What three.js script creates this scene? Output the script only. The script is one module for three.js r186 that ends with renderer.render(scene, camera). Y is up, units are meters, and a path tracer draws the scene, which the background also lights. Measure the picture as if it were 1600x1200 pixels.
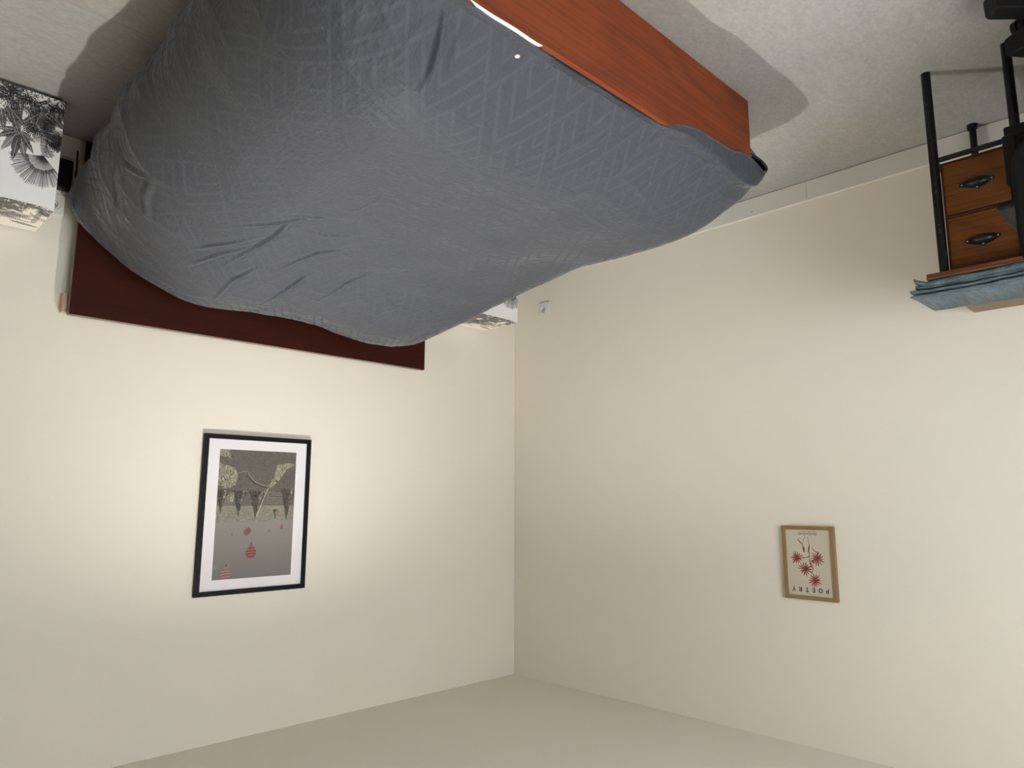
import * as THREE from 'three';
import { RoundedBoxGeometry } from 'three/addons/geometries/RoundedBoxGeometry.js';
import { mergeGeometries } from 'three/addons/utils/BufferGeometryUtils.js';
import { RectAreaLightUniformsLib } from 'three/addons/lights/RectAreaLightUniformsLib.js';

// ------------------------------------------------------------------ renderer, camera, light
const scene = new THREE.Scene();
const renderer = new THREE.WebGLRenderer();
renderer.toneMapping = THREE.LinearToneMapping;
renderer.toneMappingExposure = 1.06;
renderer.shadowMap.enabled = true;
RectAreaLightUniformsLib.init();

// the photograph hangs upside down: the camera is rolled by half a turn
const camera = new THREE.PerspectiveCamera(2 * Math.atan(600 / 1123.9) * 180 / Math.PI, 4 / 3, 0.05, 60);
{
  const yaw = 0.77466, pitch = -0.15963, roll = 0.00222;
  const fw = new THREE.Vector3(-Math.sin(yaw) * Math.cos(pitch), Math.sin(pitch), -Math.cos(yaw) * Math.cos(pitch));
  const rt = new THREE.Vector3().crossVectors(fw, new THREE.Vector3(0, 1, 0)).normalize();
  const up = new THREE.Vector3().crossVectors(rt, fw);
  const r2 = rt.clone().multiplyScalar(Math.cos(roll)).addScaledVector(up, Math.sin(roll));
  const u2 = up.clone().multiplyScalar(Math.cos(roll)).addScaledVector(rt, -Math.sin(roll));
  camera.quaternion.setFromRotationMatrix(new THREE.Matrix4().makeBasis(r2.negate(), u2.negate(), fw.negate()));
  camera.position.set(3.1915, 1.4662, 3.2391);
}
scene.add(camera);

const SKY = 10.8, SPOT = 9.9, CONE = 75;
scene.background = new THREE.Color(0.92, 0.985, 1.04);          // evening sky outside the window behind the camera
scene.backgroundIntensity = SKY;
scene.environmentIntensity = SKY;

const LAMP = new THREE.Vector3(1.72, 2.4, 1.13), LAMP_COLOR = new THREE.Color(1.0, 0.975, 0.93);

// ------------------------------------------------------------------ helpers
const names = {};
function numbered(n) { const k = names[n] = (names[n] ?? -1) + 1; return k ? n + '_' + String(k).padStart(3, '0') : n; }
function thing(name, label, category, pos = [0, 0, 0], turn = 0, group) {
  const o = new THREE.Group(); o.name = numbered(name); o.position.set(...pos); o.rotation.y = turn;
  o.userData = { label, category }; if (group) o.userData.group = group; scene.add(o); return o;
}
function part(name, geo, mat, parent, label) {
  const m = new THREE.Mesh(geo, mat); m.name = name; m.castShadow = m.receiveShadow = true; parent.add(m);
  if (label) m.userData.label = label; return m;
}
function structure(name, geo, mat) {
  const m = part(name, geo, mat, scene); m.userData.kind = 'structure'; return m;
}
function rng(seed) { let s = seed >>> 0; return () => { s = (s + 0x6D2B79F5) >>> 0; let t = Math.imul(s ^ (s >>> 15), 1 | s); t = (t + Math.imul(t ^ (t >>> 7), 61 | t)) ^ t; return ((t ^ (t >>> 14)) >>> 0) / 4294967296; }; }
function hash(x, y, s) { let h = Math.imul(x, 374761393) + Math.imul(y, 668265263) + Math.imul(s, 974634541); h = Math.imul(h ^ (h >>> 13), 1274126177); return ((h ^ (h >>> 16)) >>> 0) / 4294967296; }
// value noise, optionally wrapping after px, py cells
function noise(x, y, s = 1, px = 0, py = 0) {
  const xi = Math.floor(x), yi = Math.floor(y); let fx = x - xi, fy = y - yi;
  fx = fx * fx * fx * (fx * (fx * 6 - 15) + 10); fy = fy * fy * fy * (fy * (fy * 6 - 15) + 10);
  const w = (i, p) => p ? ((i % p) + p) % p : i;
  const x0 = w(xi, px), x1 = w(xi + 1, px), y0 = w(yi, py), y1 = w(yi + 1, py);
  const a = hash(x0, y0, s), b = hash(x1, y0, s), c = hash(x0, y1, s), d = hash(x1, y1, s);
  return a + (b - a) * fx + (c - a) * fy + (a - b - c + d) * fx * fy;
}
function fbm(x, y, s, o = 4, px = 0, py = 0) { let v = 0, a = 0.5, f = 1; for (let i = 0; i < o; i++) { v += a * noise(x * f, y * f, s + i * 17, px * f, py * f); a *= 0.5; f *= 2; } return v / (1 - Math.pow(0.5, o)); }
const clamp = (x, a = 0, b = 1) => Math.min(b, Math.max(a, x));
const smooth = (a, b, x) => { const t = clamp((x - a) / (b - a)); return t * t * (3 - 2 * t); };
function curve(pts, x) { // monotone piecewise smooth interpolation through [x, y] pairs
  if (x <= pts[0][0]) return pts[0][1];
  for (let i = 1; i < pts.length; i++) if (x <= pts[i][0]) {
    const [x0, y0] = pts[i - 1], [x1, y1] = pts[i], p = pts[i - 2] ?? pts[i - 1], n = pts[i + 1] ?? pts[i];
    const h = x1 - x0, t = (x - x0) / h, m0 = (y1 - p[1]) / Math.max(1e-6, x1 - p[0]) * h, m1 = (n[1] - y0) / Math.max(1e-6, n[0] - x0) * h;
    return (2 * t ** 3 - 3 * t * t + 1) * y0 + (t ** 3 - 2 * t * t + t) * m0 + (-2 * t ** 3 + 3 * t * t) * y1 + (t ** 3 - t * t) * m1;
  }
  return pts[pts.length - 1][1];
}
function dataTexture(n, m, f, srgb, repeat = true) { // f(u, v) gives [r, g, b] in 0..1
  const d = new Uint8Array(n * m * 4);
  for (let j = 0; j < m; j++) for (let i = 0; i < n; i++) {
    const c = f((i + 0.5) / n, (j + 0.5) / m), k = (j * n + i) * 4;
    d[k] = clamp(c[0]) * 255; d[k + 1] = clamp(c[1]) * 255; d[k + 2] = clamp(c[2]) * 255; d[k + 3] = 255;
  }
  const t = new THREE.DataTexture(d, n, m, THREE.RGBAFormat); t.magFilter = THREE.LinearFilter; t.minFilter = THREE.LinearMipmapLinearFilter; t.generateMipmaps = true;
  if (repeat) t.wrapS = t.wrapT = THREE.RepeatWrapping;
  if (srgb) t.colorSpace = THREE.SRGBColorSpace; t.needsUpdate = true; return t;
}
function canvasTexture(w, h, draw) {
  const c = document.createElement('canvas'); c.width = w; c.height = h; draw(c.getContext('2d'), w, h);
  const t = new THREE.CanvasTexture(c); t.colorSpace = THREE.SRGBColorSpace; t.anisotropy = 8; return t;
}
function boxUV(g, sx = 1, sy = 1, off = 0, along = 0) { // uv in metres by dominant normal; along: axis of the grain (0 x, 1 y, 2 z) becomes u
  const p = g.attributes.position, n = g.attributes.normal, uv = new Float32Array(p.count * 2);
  for (let i = 0; i < p.count; i++) {
    const c = [p.getX(i), p.getY(i), p.getZ(i)], a = [Math.abs(n.getX(i)), Math.abs(n.getY(i)), Math.abs(n.getZ(i))];
    const k = a[0] >= a[1] && a[0] >= a[2] ? 0 : a[1] >= a[2] ? 1 : 2;
    let [q, r] = [0, 1, 2].filter((x) => x !== k);
    if (r === along) [q, r] = [r, q];
    uv[2 * i] = c[q] * sx + off; uv[2 * i + 1] = c[r] * sy + off * 1.7 + k * 0.31;
  }
  g.setAttribute('uv', new THREE.BufferAttribute(uv, 2)); return g;
}
function box(x0, x1, y0, y1, z0, z1, r = 0, seg = 2) { // box by its extents
  const w = x1 - x0, h = y1 - y0, d = z1 - z0;
  const g = r ? new RoundedBoxGeometry(w, h, d, seg, r) : new THREE.BoxGeometry(w, h, d);
  g.translate((x0 + x1) / 2, (y0 + y1) / 2, (z0 + z1) / 2); return g;
}
function merge(list) { return mergeGeometries(list.map((g) => { const q = g.index ? g.toNonIndexed() : g.clone(); for (const k of Object.keys(q.attributes)) if (!['position', 'normal', 'uv'].includes(k)) q.deleteAttribute(k); return q; })); }
function rod(a, b, r0, r1 = r0, seg = 20) {
  const A = new THREE.Vector3(...a), B = new THREE.Vector3(...b), d = B.clone().sub(A);
  const g = new THREE.CylinderGeometry(r1, r0, d.length(), seg);
  g.applyQuaternion(new THREE.Quaternion().setFromUnitVectors(new THREE.Vector3(0, 1, 0), d.normalize())); g.translate(...A.add(B).multiplyScalar(0.5).toArray()); return g;
}
function tube(pts, r, n = 40, closed = false) { return new THREE.TubeGeometry(new THREE.CatmullRomCurve3(pts.map((p) => new THREE.Vector3(...p)), closed), n, r, 10, closed); }
const std = (o) => new THREE.MeshStandardMaterial(o);
const phys = (o) => new THREE.MeshPhysicalMaterial(o);
const lin = (r, g, b) => new THREE.Color().setRGB(r, g, b);

// ------------------------------------------------------------------ materials
const plasterBump = dataTexture(512, 512, (u, v) => { const n = 0.5 * fbm(u * 48, v * 48, 3, 3, 48, 48) + 0.5 * fbm(u * 8, v * 8, 5, 3, 8, 8); return [n, n, n]; });
plasterBump.repeat.set(1.2, 1.2);
const paintWall = std({ color: lin(0.82, 0.76, 0.655), roughness: 0.75, bumpMap: plasterBump, bumpScale: 0.0006 });
const paintCeiling = std({ color: lin(0.80, 0.74, 0.645), roughness: 0.9, bumpMap: plasterBump, bumpScale: 0.0006 });
const whiteLacquer = std({ color: lin(0.78, 0.765, 0.72), roughness: 0.38 });
const whiteBoard = std({ color: lin(0.72, 0.69, 0.63), roughness: 0.4 });
const whitePlastic = std({ color: lin(0.76, 0.74, 0.69), roughness: 0.3 });
const darkHole = std({ color: lin(0.03, 0.03, 0.03), roughness: 0.6 });
const steel = std({ color: lin(0.6, 0.58, 0.55), roughness: 0.3, metalness: 1 });

// floor: grey sheet vinyl with a concrete look
const vinylFloor = (() => {
  const f = (u, v) => 0.16 * fbm(u * 6, v * 6, 21, 4, 6, 6) + 0.3 * fbm(u * 30, v * 50, 22, 3, 30, 50) + 0.54 * fbm(u * 90, v * 150, 23, 2, 90, 150);
  const map = dataTexture(1024, 1024, (u, v) => {
    const n = f(u, v) - 0.5, k = Math.pow(hash(Math.floor(u * 1024), Math.floor(v * 1024), 5), 14) * 0.10, w = fbm(u * 4, v * 4, 29, 3, 4, 4) - 0.5;
    const b = 0.66 + n * 0.13 - k * 0.8; return [b + 0.006 + w * 0.02, b - 0.002, b - 0.022 - w * 0.03];
  }, true);
  const bump = dataTexture(512, 512, (u, v) => { const n = f(u, v); return [n, n, n]; });
  map.repeat.set(0.8, 0.8); bump.repeat.set(0.8, 0.8);
  return std({ map, bumpMap: bump, bumpScale: 0.0012, roughness: 0.55 });
})();

// wood: u runs along the grain
function woodTexture(base, dark, seed, fine = 1) {
  return dataTexture(1024, 512, (u, v) => {
    const bend = (fbm(u * 3, v * 4, seed, 3, 3, 4) - 0.5) * 0.34;
    const ring = 0.5 + 0.5 * Math.sin((v * 9 + bend * 9 + 0.4 * Math.sin(u * 2 * Math.PI)) * 2 * Math.PI);
    const streak = fbm(u * 6, v * 180, seed + 9, 3, 6, 180), pore = Math.pow(noise(u * 40, v * 500, seed + 11, 40, 500), 6);
    const t = clamp(0.22 * Math.pow(ring, 3) + 0.55 * streak * fine + 0.35 * pore - 0.12);
    return [0, 1, 2].map((i) => base[i] + (dark[i] - base[i]) * t);
  }, true);
}
const cherryMap = woodTexture([0.56, 0.275, 0.145], [0.35, 0.13, 0.055], 41);
const mahoganyMap = woodTexture([0.235, 0.085, 0.04], [0.16, 0.048, 0.02], 51);
const oakMap = woodTexture([0.42, 0.245, 0.095], [0.27, 0.135, 0.045], 61, 1.2);
const frameOakMap = woodTexture([0.60, 0.48, 0.325], [0.47, 0.35, 0.22], 71);
const cherry = phys({ map: cherryMap, roughness: 0.5, specularIntensity: 0.5 });
const mahogany = phys({ map: mahoganyMap, roughness: 0.6, specularIntensity: 0.25 });
const drawerWood = phys({ map: oakMap, roughness: 0.5, specularIntensity: 0.4 });
const frameOak = std({ map: frameOakMap, roughness: 0.55 });
const topWood = std({ map: woodTexture([0.52, 0.41, 0.31], [0.40, 0.29, 0.20], 81), roughness: 0.42 });
const edgeWood = std({ map: woodTexture([0.46, 0.22, 0.11], [0.27, 0.11, 0.05], 91), roughness: 0.5 });
const blackMetal = std({ color: lin(0.006, 0.006, 0.007), roughness: 0.42, metalness: 0.3 });
const pipeMap = dataTexture(256, 1024, (u, v) => {
  const chip = smooth(0.7, 0.78, fbm(u * 8, v * 60, 101, 3, 8, 60)) * 0.8;
  return [0.06 + 0.26 * chip, 0.06 + 0.16 * chip, 0.07 + 0.10 * chip];
}, true);
const blackPipe = std({ map: pipeMap, roughness: 0.4, metalness: 0.35 });
const blackPlastic = phys({ specularIntensity: 0.4, color: lin(0.008, 0.008, 0.009), roughness: 0.5 });
const blackFabric = phys({ specularIntensity: 0.4, color: lin(0.006, 0.006, 0.0065), roughness: 0.9 });
const padPlastic = phys({ specularIntensity: 0.4, color: lin(0.012, 0.012, 0.013), roughness: 0.55 });
const frameBlack = phys({ color: lin(0.006, 0.006, 0.006), roughness: 0.5, specularIntensity: 0.35 });
const matBoard = std({ color: lin(0.80, 0.76, 0.76), roughness: 0.9 });
const glazing = phys({ color: 0xffffff, transmission: 1, thickness: 0, roughness: 0, ior: 1.45, specularIntensity: 0.35 });

// ------------------------------------------------------------------ room shell
const RX = 4.6, RZ = 3.95, H = 2.5;
{
  // sheet vinyl laid in three widths, butted with a hairline joint
  const fl = structure('floor', box(-0.1, RX + 0.1, -0.12, -0.004, -0.1, RZ + 0.1), std({ color: lin(0.14, 0.13, 0.12), roughness: 0.9 }));
  for (const [z0, z1] of [[0, 0.9194], [0.9204, 2.8864], [2.8874, RZ]]) {
    const g = box(0, RX, -0.004, 0, z0, z1); boxUV(g, 1, 1, z0 * 0.37); part('floor_sheet', g, vinylFloor, fl);
  }
  const wall = (name, g) => structure(name, boxUV(g), paintWall);
  wall('wall_headboard', box(-0.2, RX + 0.2, 0, H, -0.2, 0));
  wall('wall_poetry', box(-0.2, 0, 0, H, 0, RZ));
  wall('wall_side', box(RX, RX + 0.2, 0, H, 0, RZ));
  const x0 = 0.95, x1 = 2.45, y0 = 0.85, y1 = 2.15;
  wall('wall_window', merge([box(-0.2, x0, 0, H, RZ, RZ + 0.2), box(x1, RX + 0.2, 0, H, RZ, RZ + 0.2), box(x0, x1, 0, y0, RZ, RZ + 0.2), box(x0, x1, y1, H, RZ, RZ + 0.2)]));
  structure('ceiling', boxUV(box(-0.2, RX + 0.2, H, H + 0.15, -0.2, RZ + 0.2)), paintCeiling);
  const w = new THREE.Group(); w.name = 'window_1'; w.userData.kind = 'structure'; scene.add(w);
  const f = 0.06, zc = RZ + 0.1;
  part('window_frame', merge([box(x0, x1, y0, y0 + f, zc - 0.03, zc + 0.03), box(x0, x1, y1 - f, y1, zc - 0.03, zc + 0.03), box(x0, x0 + f, y0 + f, y1 - f, zc - 0.03, zc + 0.03), box(x1 - f, x1, y0 + f, y1 - f, zc - 0.03, zc + 0.03), box((x0 + x1) / 2 - f / 2, (x0 + x1) / 2 + f / 2, y0 + f, y1 - f, zc - 0.03, zc + 0.03)]), whiteLacquer, w);
  for (const s of [0, 1]) { const a = s ? (x0 + x1) / 2 + f / 2 : x0 + f, b = s ? x1 - f : (x0 + x1) / 2 - f / 2; const g = new THREE.PlaneGeometry(b - a, y1 - y0 - 2 * f); g.translate((a + b) / 2, (y0 + y1) / 2, zc); part('window_pane', g, glazing, w); }
  part('window_sill', box(x0 - 0.04, x1 + 0.04, y0 - 0.025, y0, RZ - 0.12, RZ + 0.07, 0.006), whiteLacquer, w);

  // skirting boards; the poetry wall's run is butted at z = 1.941
  const skirt = (name, axis, a, b) => {
    const s = new THREE.Shape(); s.moveTo(0, 0.003); s.lineTo(0.014, 0.003); s.lineTo(0.014, 0.0925); s.quadraticCurveTo(0.0138, 0.0945, 0.012, 0.0945); s.lineTo(0, 0.0945); s.closePath();
    const g = new THREE.ExtrudeGeometry(s, { depth: b - a, bevelEnabled: false, curveSegments: 6 });
    if (axis === 'z') g.translate(0, 0, a); else { g.rotateY(Math.PI / 2); g.scale(1, 1, -1); g.translate(a, 0, 0); const id = g.index; if (!id) { const p = g.attributes.position, n = g.attributes.normal; for (let i = 0; i < p.count; i += 3) for (const A of [p, n]) { const t = [A.getX(i + 1), A.getY(i + 1), A.getZ(i + 1)]; A.setXYZ(i + 1, A.getX(i + 2), A.getY(i + 2), A.getZ(i + 2)); A.setXYZ(i + 2, ...t); } } g.computeVertexNormals(); }
    return g;
  };
  const bp = new THREE.Group(); bp.name = 'baseboard_poetry'; bp.userData.kind = 'structure'; scene.add(bp);
  part('board', skirt('', 'z', 0.0, 1.9402), whiteBoard, bp); part('board', skirt('', 'z', 1.9418, RZ), whiteBoard, bp);
  const nail = new THREE.CylinderGeometry(0.0028, 0.0028, 0.001, 10); nail.rotateZ(Math.PI / 2); nail.translate(0.0142, 0.071, 1.67); part('nail_mark', nail, darkHole, bp);
  structure('baseboard_headboard', merge([skirt('', 'x', 0.014, 0.72), skirt('', 'x', 2.522, RX)]), whiteBoard);
}

// ------------------------------------------------------------------ ceiling lamp (just outside the frame)
{
  const t = thing('ceiling_lamp', 'small cylindrical ceiling spotlight fixed to the ceiling above the bed', 'lamp', [LAMP.x, H, LAMP.z]);
  const d = H - LAMP.y;
  part('mount', new THREE.CylinderGeometry(0.045, 0.045, 0.012, 32).translate(0, -0.006, 0), whiteLacquer, t);
  part('housing', new THREE.LatheGeometry([[0.001, -0.012], [0.05, -0.012], [0.053, -0.016], [0.053, -d + 0.004], [0.050, -d], [0.047, -d + 0.003], [0.047, -0.05], [0.001, -0.05]].map((p) => new THREE.Vector2(...p)), 40), whiteLacquer, t);
  const glow = std({ color: lin(0.9, 0.9, 0.85), emissive: LAMP_COLOR, emissiveIntensity: 3, roughness: 0.5 });
  part('diffuser', new THREE.CylinderGeometry(0.046, 0.046, 0.006, 32).translate(0, -d + 0.01, 0), glow, t, 'glowing round diffuser');
  const s = new THREE.SpotLight(LAMP_COLOR, SPOT, 0, CONE * Math.PI / 180, 1, 2);
  s.position.set(LAMP.x, LAMP.y - 0.004, LAMP.z); s.target.position.set(LAMP.x, 0, LAMP.z); s.castShadow = true; s.shadow.radius = 1.5; scene.add(s, s.target);
}

// ------------------------------------------------------------------ bed
{
  const bed = thing('bed_frame', 'wide double bed frame of red-brown wood under the grey duvet', 'bed', [0, 0, 0]);
  part('headboard', boxUV(box(0.766, 2.516, 0.02, 0.748, 0.032, 0.06, 0.0025), 0.5, 0.55, 0.2), mahogany, bed, 'dark brown headboard against the wall');
  const edging = std({ map: woodTexture([0.50, 0.39, 0.34], [0.40, 0.29, 0.25], 45), roughness: 0.35 });
  part('edge_band', boxUV(box(0.766, 2.516, 0.7478, 0.7492, 0.0325, 0.0595, 0.0004)), edging, bed, 'pale brown edge band along the headboard top');
  part('edge_band', boxUV(box(2.5158, 2.5172, 0.02, 0.749, 0.0325, 0.0595, 0.0004), 1, 1, 0, 1), edging, bed);
  for (const x of [[2.512, 2.536], [0.746, 0.77]]) part('batten', box(x[0], x[1], 0.66, 0.737, 0.001, 0.031, 0.002), std({ color: lin(0.55, 0.42, 0.32), roughness: 0.6 }), bed, 'pale wooden batten behind the headboard');
  part('footboard', boxUV(box(0.838, 2.442, 0.002, 0.3065, 2.068, 2.085, 0.0028, 3), 0.45, 0.9, 0.63), cherry, bed, 'orange-brown footboard with horizontal grain');
  for (const x of [0.84, 2.418]) part('side_rail', boxUV(box(x, x + 0.022, 0.1, 0.3, 0.061, 2.059, 0.002), 0.5, 0.6, x, 2), cherry, bed);
  for (let i = 0; i < 12; i++) part('bed_slat', boxUV(box(0.864, 2.416, 0.135, 0.15, 0.12 + i * 0.165, 0.2 + i * 0.165)), frameOak, bed);
  for (const x of [0.9, 2.34]) part('bed_leg', box(x, x + 0.05, 0.001, 0.1, 0.07, 0.12), blackMetal, bed);
  const m = thing('mattress', 'white mattress showing as a thin strip behind the footboard', 'mattress', [0, 0, 0]);
  part('core', box(0.87, 2.41, 0.152, 0.355, 0.075, 1.95, 0.05, 4), std({ color: lin(0.8, 0.8, 0.8), roughness: 0.9 }), m);
  // a flap of the white cover lies over the footboard's inner edge
  const g = new THREE.PlaneGeometry(1, 1, 60, 14), p = g.attributes.position;
  for (let i = 0; i < p.count; i++) {
    const u = p.getX(i) + 0.5, v = p.getY(i) + 0.5, x = 1.905 + u * 0.48;
    const reach = smooth(0, 0.14, u) * (1 - 0.35 * smooth(0.25, 0.8, u));
    const z = 2.02 + v * (0.046 + 0.021 * reach), y = 0.298 + 0.015 * v - 0.02 * v * (1 - reach) + 0.001 * Math.sin(x * 45);
    p.setXYZ(i, x, y, z);
  }
  g.computeVertexNormals(); part('cover_flap', g, std({ color: lin(0.88, 0.88, 0.88), roughness: 0.8, side: THREE.DoubleSide }), m, 'white cover edge with a wavy hem');
}

// ------------------------------------------------------------------ duvet
function duvetMaterial() {
  const SX = 0.227, SZ = 0.353; // one rhombus of the woven chevrons is SX wide and SZ long
  const stripe = (u, v) => { // nested angle brackets, their corners towards the head of the bed
    const p = ((v + u) % 1 + 1) % 1, q = ((v - u) % 1 + 1) % 1;
    const k = Math.min(p, q) * 5, f = k - Math.floor(k);
    return smooth(0.02, 0.07, f) * (1 - smooth(0.27, 0.33, f));
  };
  const map = dataTexture(1024, 1024, (u, v) => {
    const s = stripe(u, v), w = 0.05 * (hash(Math.floor(u * 1024), Math.floor(v * 1024), 8) - 0.5) + 0.03 * (noise(u * 200, v * 30, 3, 200, 30) - 0.5);
    const b = 0.303 + w + 0.034 * s; return [b * 0.965, b * 0.99, b * 1.065];
  }, true);
  const rough = dataTexture(512, 512, (u, v) => { const r = 0.56 + 0.1 * stripe(u, v); return [r, r, r]; });
  const satin = dataTexture(512, 512, (u, v) => { const r = 0.95 - 0.95 * stripe(u, v); return [r, r, r]; }, true);
  const bump = dataTexture(1024, 1024, (u, v) => {
    const wu = u + 0.03 * (fbm(u * 6, v * 6, 31, 2, 6, 6) - 0.5), wv = v + 0.03 * (fbm(u * 6, v * 6, 33, 2, 6, 6) - 0.5);
    const r1 = 1 - Math.abs(2 * fbm(wu * 10, wv * 26, 35, 3, 10, 26) - 1), r2 = 1 - Math.abs(2 * fbm(wu * 26, wv * 12, 37, 3, 26, 12) - 1);
    const n = 0.42 * r1 * r1 + 0.3 * r2 * r2 + 0.10 * fbm(u * 40, v * 90, 39, 2, 40, 90); return [n, n, n];
  });
  for (const t of [map, rough, satin]) t.repeat.set(1 / SX, 1 / SZ);
  bump.repeat.set(1 / 0.42, 1 / 0.42);
  return phys({ map, roughnessMap: rough, roughness: 1, bumpMap: bump, bumpScale: 0.0024, specularIntensity: 0.6, sheen: 1, sheenRoughness: 0.5, sheenColor: lin(0.75, 0.75, 0.8), sheenColorMap: satin });
}
{
  const topH = (z) => curve([[0.04, 0.50], [0.09, 0.575], [0.16, 0.635], [0.28, 0.665], [0.42, 0.665], [0.56, 0.635], [0.75, 0.57], [0.98, 0.515], [1.3, 0.485], [1.55, 0.486], [1.7, 0.484], [1.8, 0.468], [1.88, 0.434], [1.96, 0.38], [2.045, 0.312]], z);
  const headBump = (x, z) => { const w = smooth(0.75, 0.35, z); return w * (0.04 * Math.exp(-(((x - 1.22) / 0.24) ** 2)) - 0.012 * Math.exp(-(((x - 1.76) / 0.22) ** 2)) + 0.012 * Math.exp(-(((x - 2.12) / 0.2) ** 2))); };
  // long creases in the cloth, [x, z] from end to end, width and height
  const creases = CREASES();
  const crease = (x, z) => {
    let v = 0;
    for (const [pts, w, h] of creases) {
      let best = 1e9, tt = 0;
      for (let i = 0; i + 1 < pts.length; i++) {
        const [ax, az] = pts[i], [bx, bz] = pts[i + 1], dx = bx - ax, dz = bz - az, t = clamp(((x - ax) * dx + (z - az) * dz) / (dx * dx + dz * dz));
        const d = Math.hypot(x - ax - t * dx, z - az - t * dz); if (d < best) { best = d; tt = (i + t) / (pts.length - 1); }
      }
      if (best < 3 * w) { const side = best / w; v += h * Math.sin(Math.PI * clamp(tt * 0.96 + 0.02)) * (Math.exp(-side * side) - 0.45 * Math.exp(-(((side - 1.5) / 0.7) ** 2))); }
    }
    return v;
  };
  const NS = 500, NT = 540;
  const pos = new Float32Array((NS + 1) * (NT + 1) * 3), uv = new Float32Array((NS + 1) * (NT + 1) * 2), idx = [];
  const point = (s, t) => {
    // along: z and height of the middle of the sheet
    const tz = t;                                            // 0..1 bed, beyond 1 the lip
    const xFlat = curve([[0.2, 0.95], [0.78, 2.12]], clamp(s, 0.2, 0.78));
    let z, drop = 0;
    const over = curve([[0.70, 0.085], [0.9, 0.072], [1.0, 0.047], [1.2, 0.034], [1.36, 0.008], [1.44, -0.01], [1.6, -0.02], [1.84, -0.02], [1.93, 0.0], [2.1, 0.0]], lerpX(s));
    const zl = 2.045;
    const foot = smooth(0.9, 1.0, t);
    if (t <= 0.94) z = 0.055 + (zl - 0.055) * (t / 0.94);
    else {
      const k = (t - 0.94) / 0.06;
      const w = smooth(-0.014, 0.026, over), q = Math.min(1, k * 1.5);
      z = zl + (0.010 + 0.042 * w) * q + 0.003 * k * w;
      drop = 0.028 * k * clamp(-over * 50) + 0.006 * k * (1 - w) + w * (-0.010 * Math.sin(q * Math.PI / 2) + Math.max(0, k - 0.55) / 0.45 * (Math.max(0, over) + 0.016));
    }
    const zz = Math.min(z, zl), head = smooth(0.9, 0.35, zz);
    const wav = 0.008 * Math.sin(zz * 9 + 1) + 0.006 * Math.sin(zz * 17);
    // across
    const FT = 0.94 + 0.17 * head, FE = 0.715 + 0.01 * head + wav * 0.6, NTx = 2.1 - 0.1 * head, NE = 2.575 - 0.038 * smooth(0.5, 0.15, zz) + wav * 0.8;
    const h0 = topH(zz);
    let x, y;
    const hemF = 0.12 + 0.03 * Math.sin(zz * 6) + 0.05 * smooth(1.85, 2.04, zz), hemN = curve([[0.05, 0.25], [0.19, 0.2], [0.57, 0.16], [0.97, 0.11], [1.25, 0.078], [2.0, 0.05]], zz) + 0.01 * Math.sin(zz * 23);
    if (s < 0.07) { const k = s / 0.07; const yl = Math.min(0.25, h0 - 0.1); x = FE + 0.012 * Math.sin(k * 3.1); y = hemF + (yl - hemF) * k; }
    else if (s < 0.2) { const a = (s - 0.07) / 0.13 * Math.PI / 2, yl = Math.min(0.25, h0 - 0.1); x = FT - (FT - FE) * Math.cos(a); y = yl + (h0 - yl) * Math.pow(Math.sin(a), 1 + 0.25 * head); }
    else if (s < 0.62) { x = FT + (NTx - FT) * (s - 0.2) / 0.42; y = h0; }
    else if (s < 0.88) { const a = (s - 0.62) / 0.26 * Math.PI / 2, yl = hemN + 0.07; x = NTx + (NE - NTx) * Math.sin(a); y = yl + (h0 - yl) * Math.pow(Math.cos(a), 1 + 0.4 * head); }
    else { const k = (s - 0.88) / 0.12; x = NE - 0.012 * k * k + 0.02 * k * smooth(0.5, 0.2, zz); y = (hemN + 0.07) * (1 - k) + hemN * k; }
    y += headBump(x, zz) * smooth(0.1, 0.2, s) * (1 - smooth(0.7, 0.88, s));
    y += 0.025 * smooth(1.7, 1.92, zz) * (1 - 0.6 * smooth(0.97, 1.0, t)) * (1 - smooth(0.16, 0.34, s)) * smooth(0.05, 0.12, s);
    // the far corner at the foot swells out past the footboard's end
    const side = 1 - smooth(0.1, 0.19, s);
    if (t > 0.94) {
      const k = (t - 0.94) / 0.06, low = 1 - smooth(0.03, 0.10, s);
      z += (zl + k * (0.062 - 0.042 * low) - z) * side; x += side * (low * Math.pow(k, 1.5) * 0.105 + (1 - low) * k * k * 0.03); drop *= 1 - side;
    }
    y -= drop * clamp((y - 0.1) / 0.2);
    // soft swelling of the filling
    const inner = smooth(0, 0.06, s) * (1 - smooth(0.93, 1, s)) * smooth(0, 0.03, t) * (1 - 0.8 * foot);
    const sw = 0.026 * (fbm(x * 3.2 + 4, z * 3.2, 201, 2) - 0.5);
    return [x, y + sw * inner, z];
  };
  function lerpX(s) { return s < 0.2 ? 0.75 + 0.18 * (s / 0.2) : s < 0.62 ? 0.93 + 1.17 * (s - 0.2) / 0.42 : 2.1 + 0.5 * (s - 0.62) / 0.38; }
  const P = []; for (let j = 0; j <= NT; j++) for (let i = 0; i <= NS; i++) P.push(point(i / NS, j / NT));
  const at = (i, j) => P[clamp(j, 0, NT) * (NS + 1) + clamp(i, 0, NS)];
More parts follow.
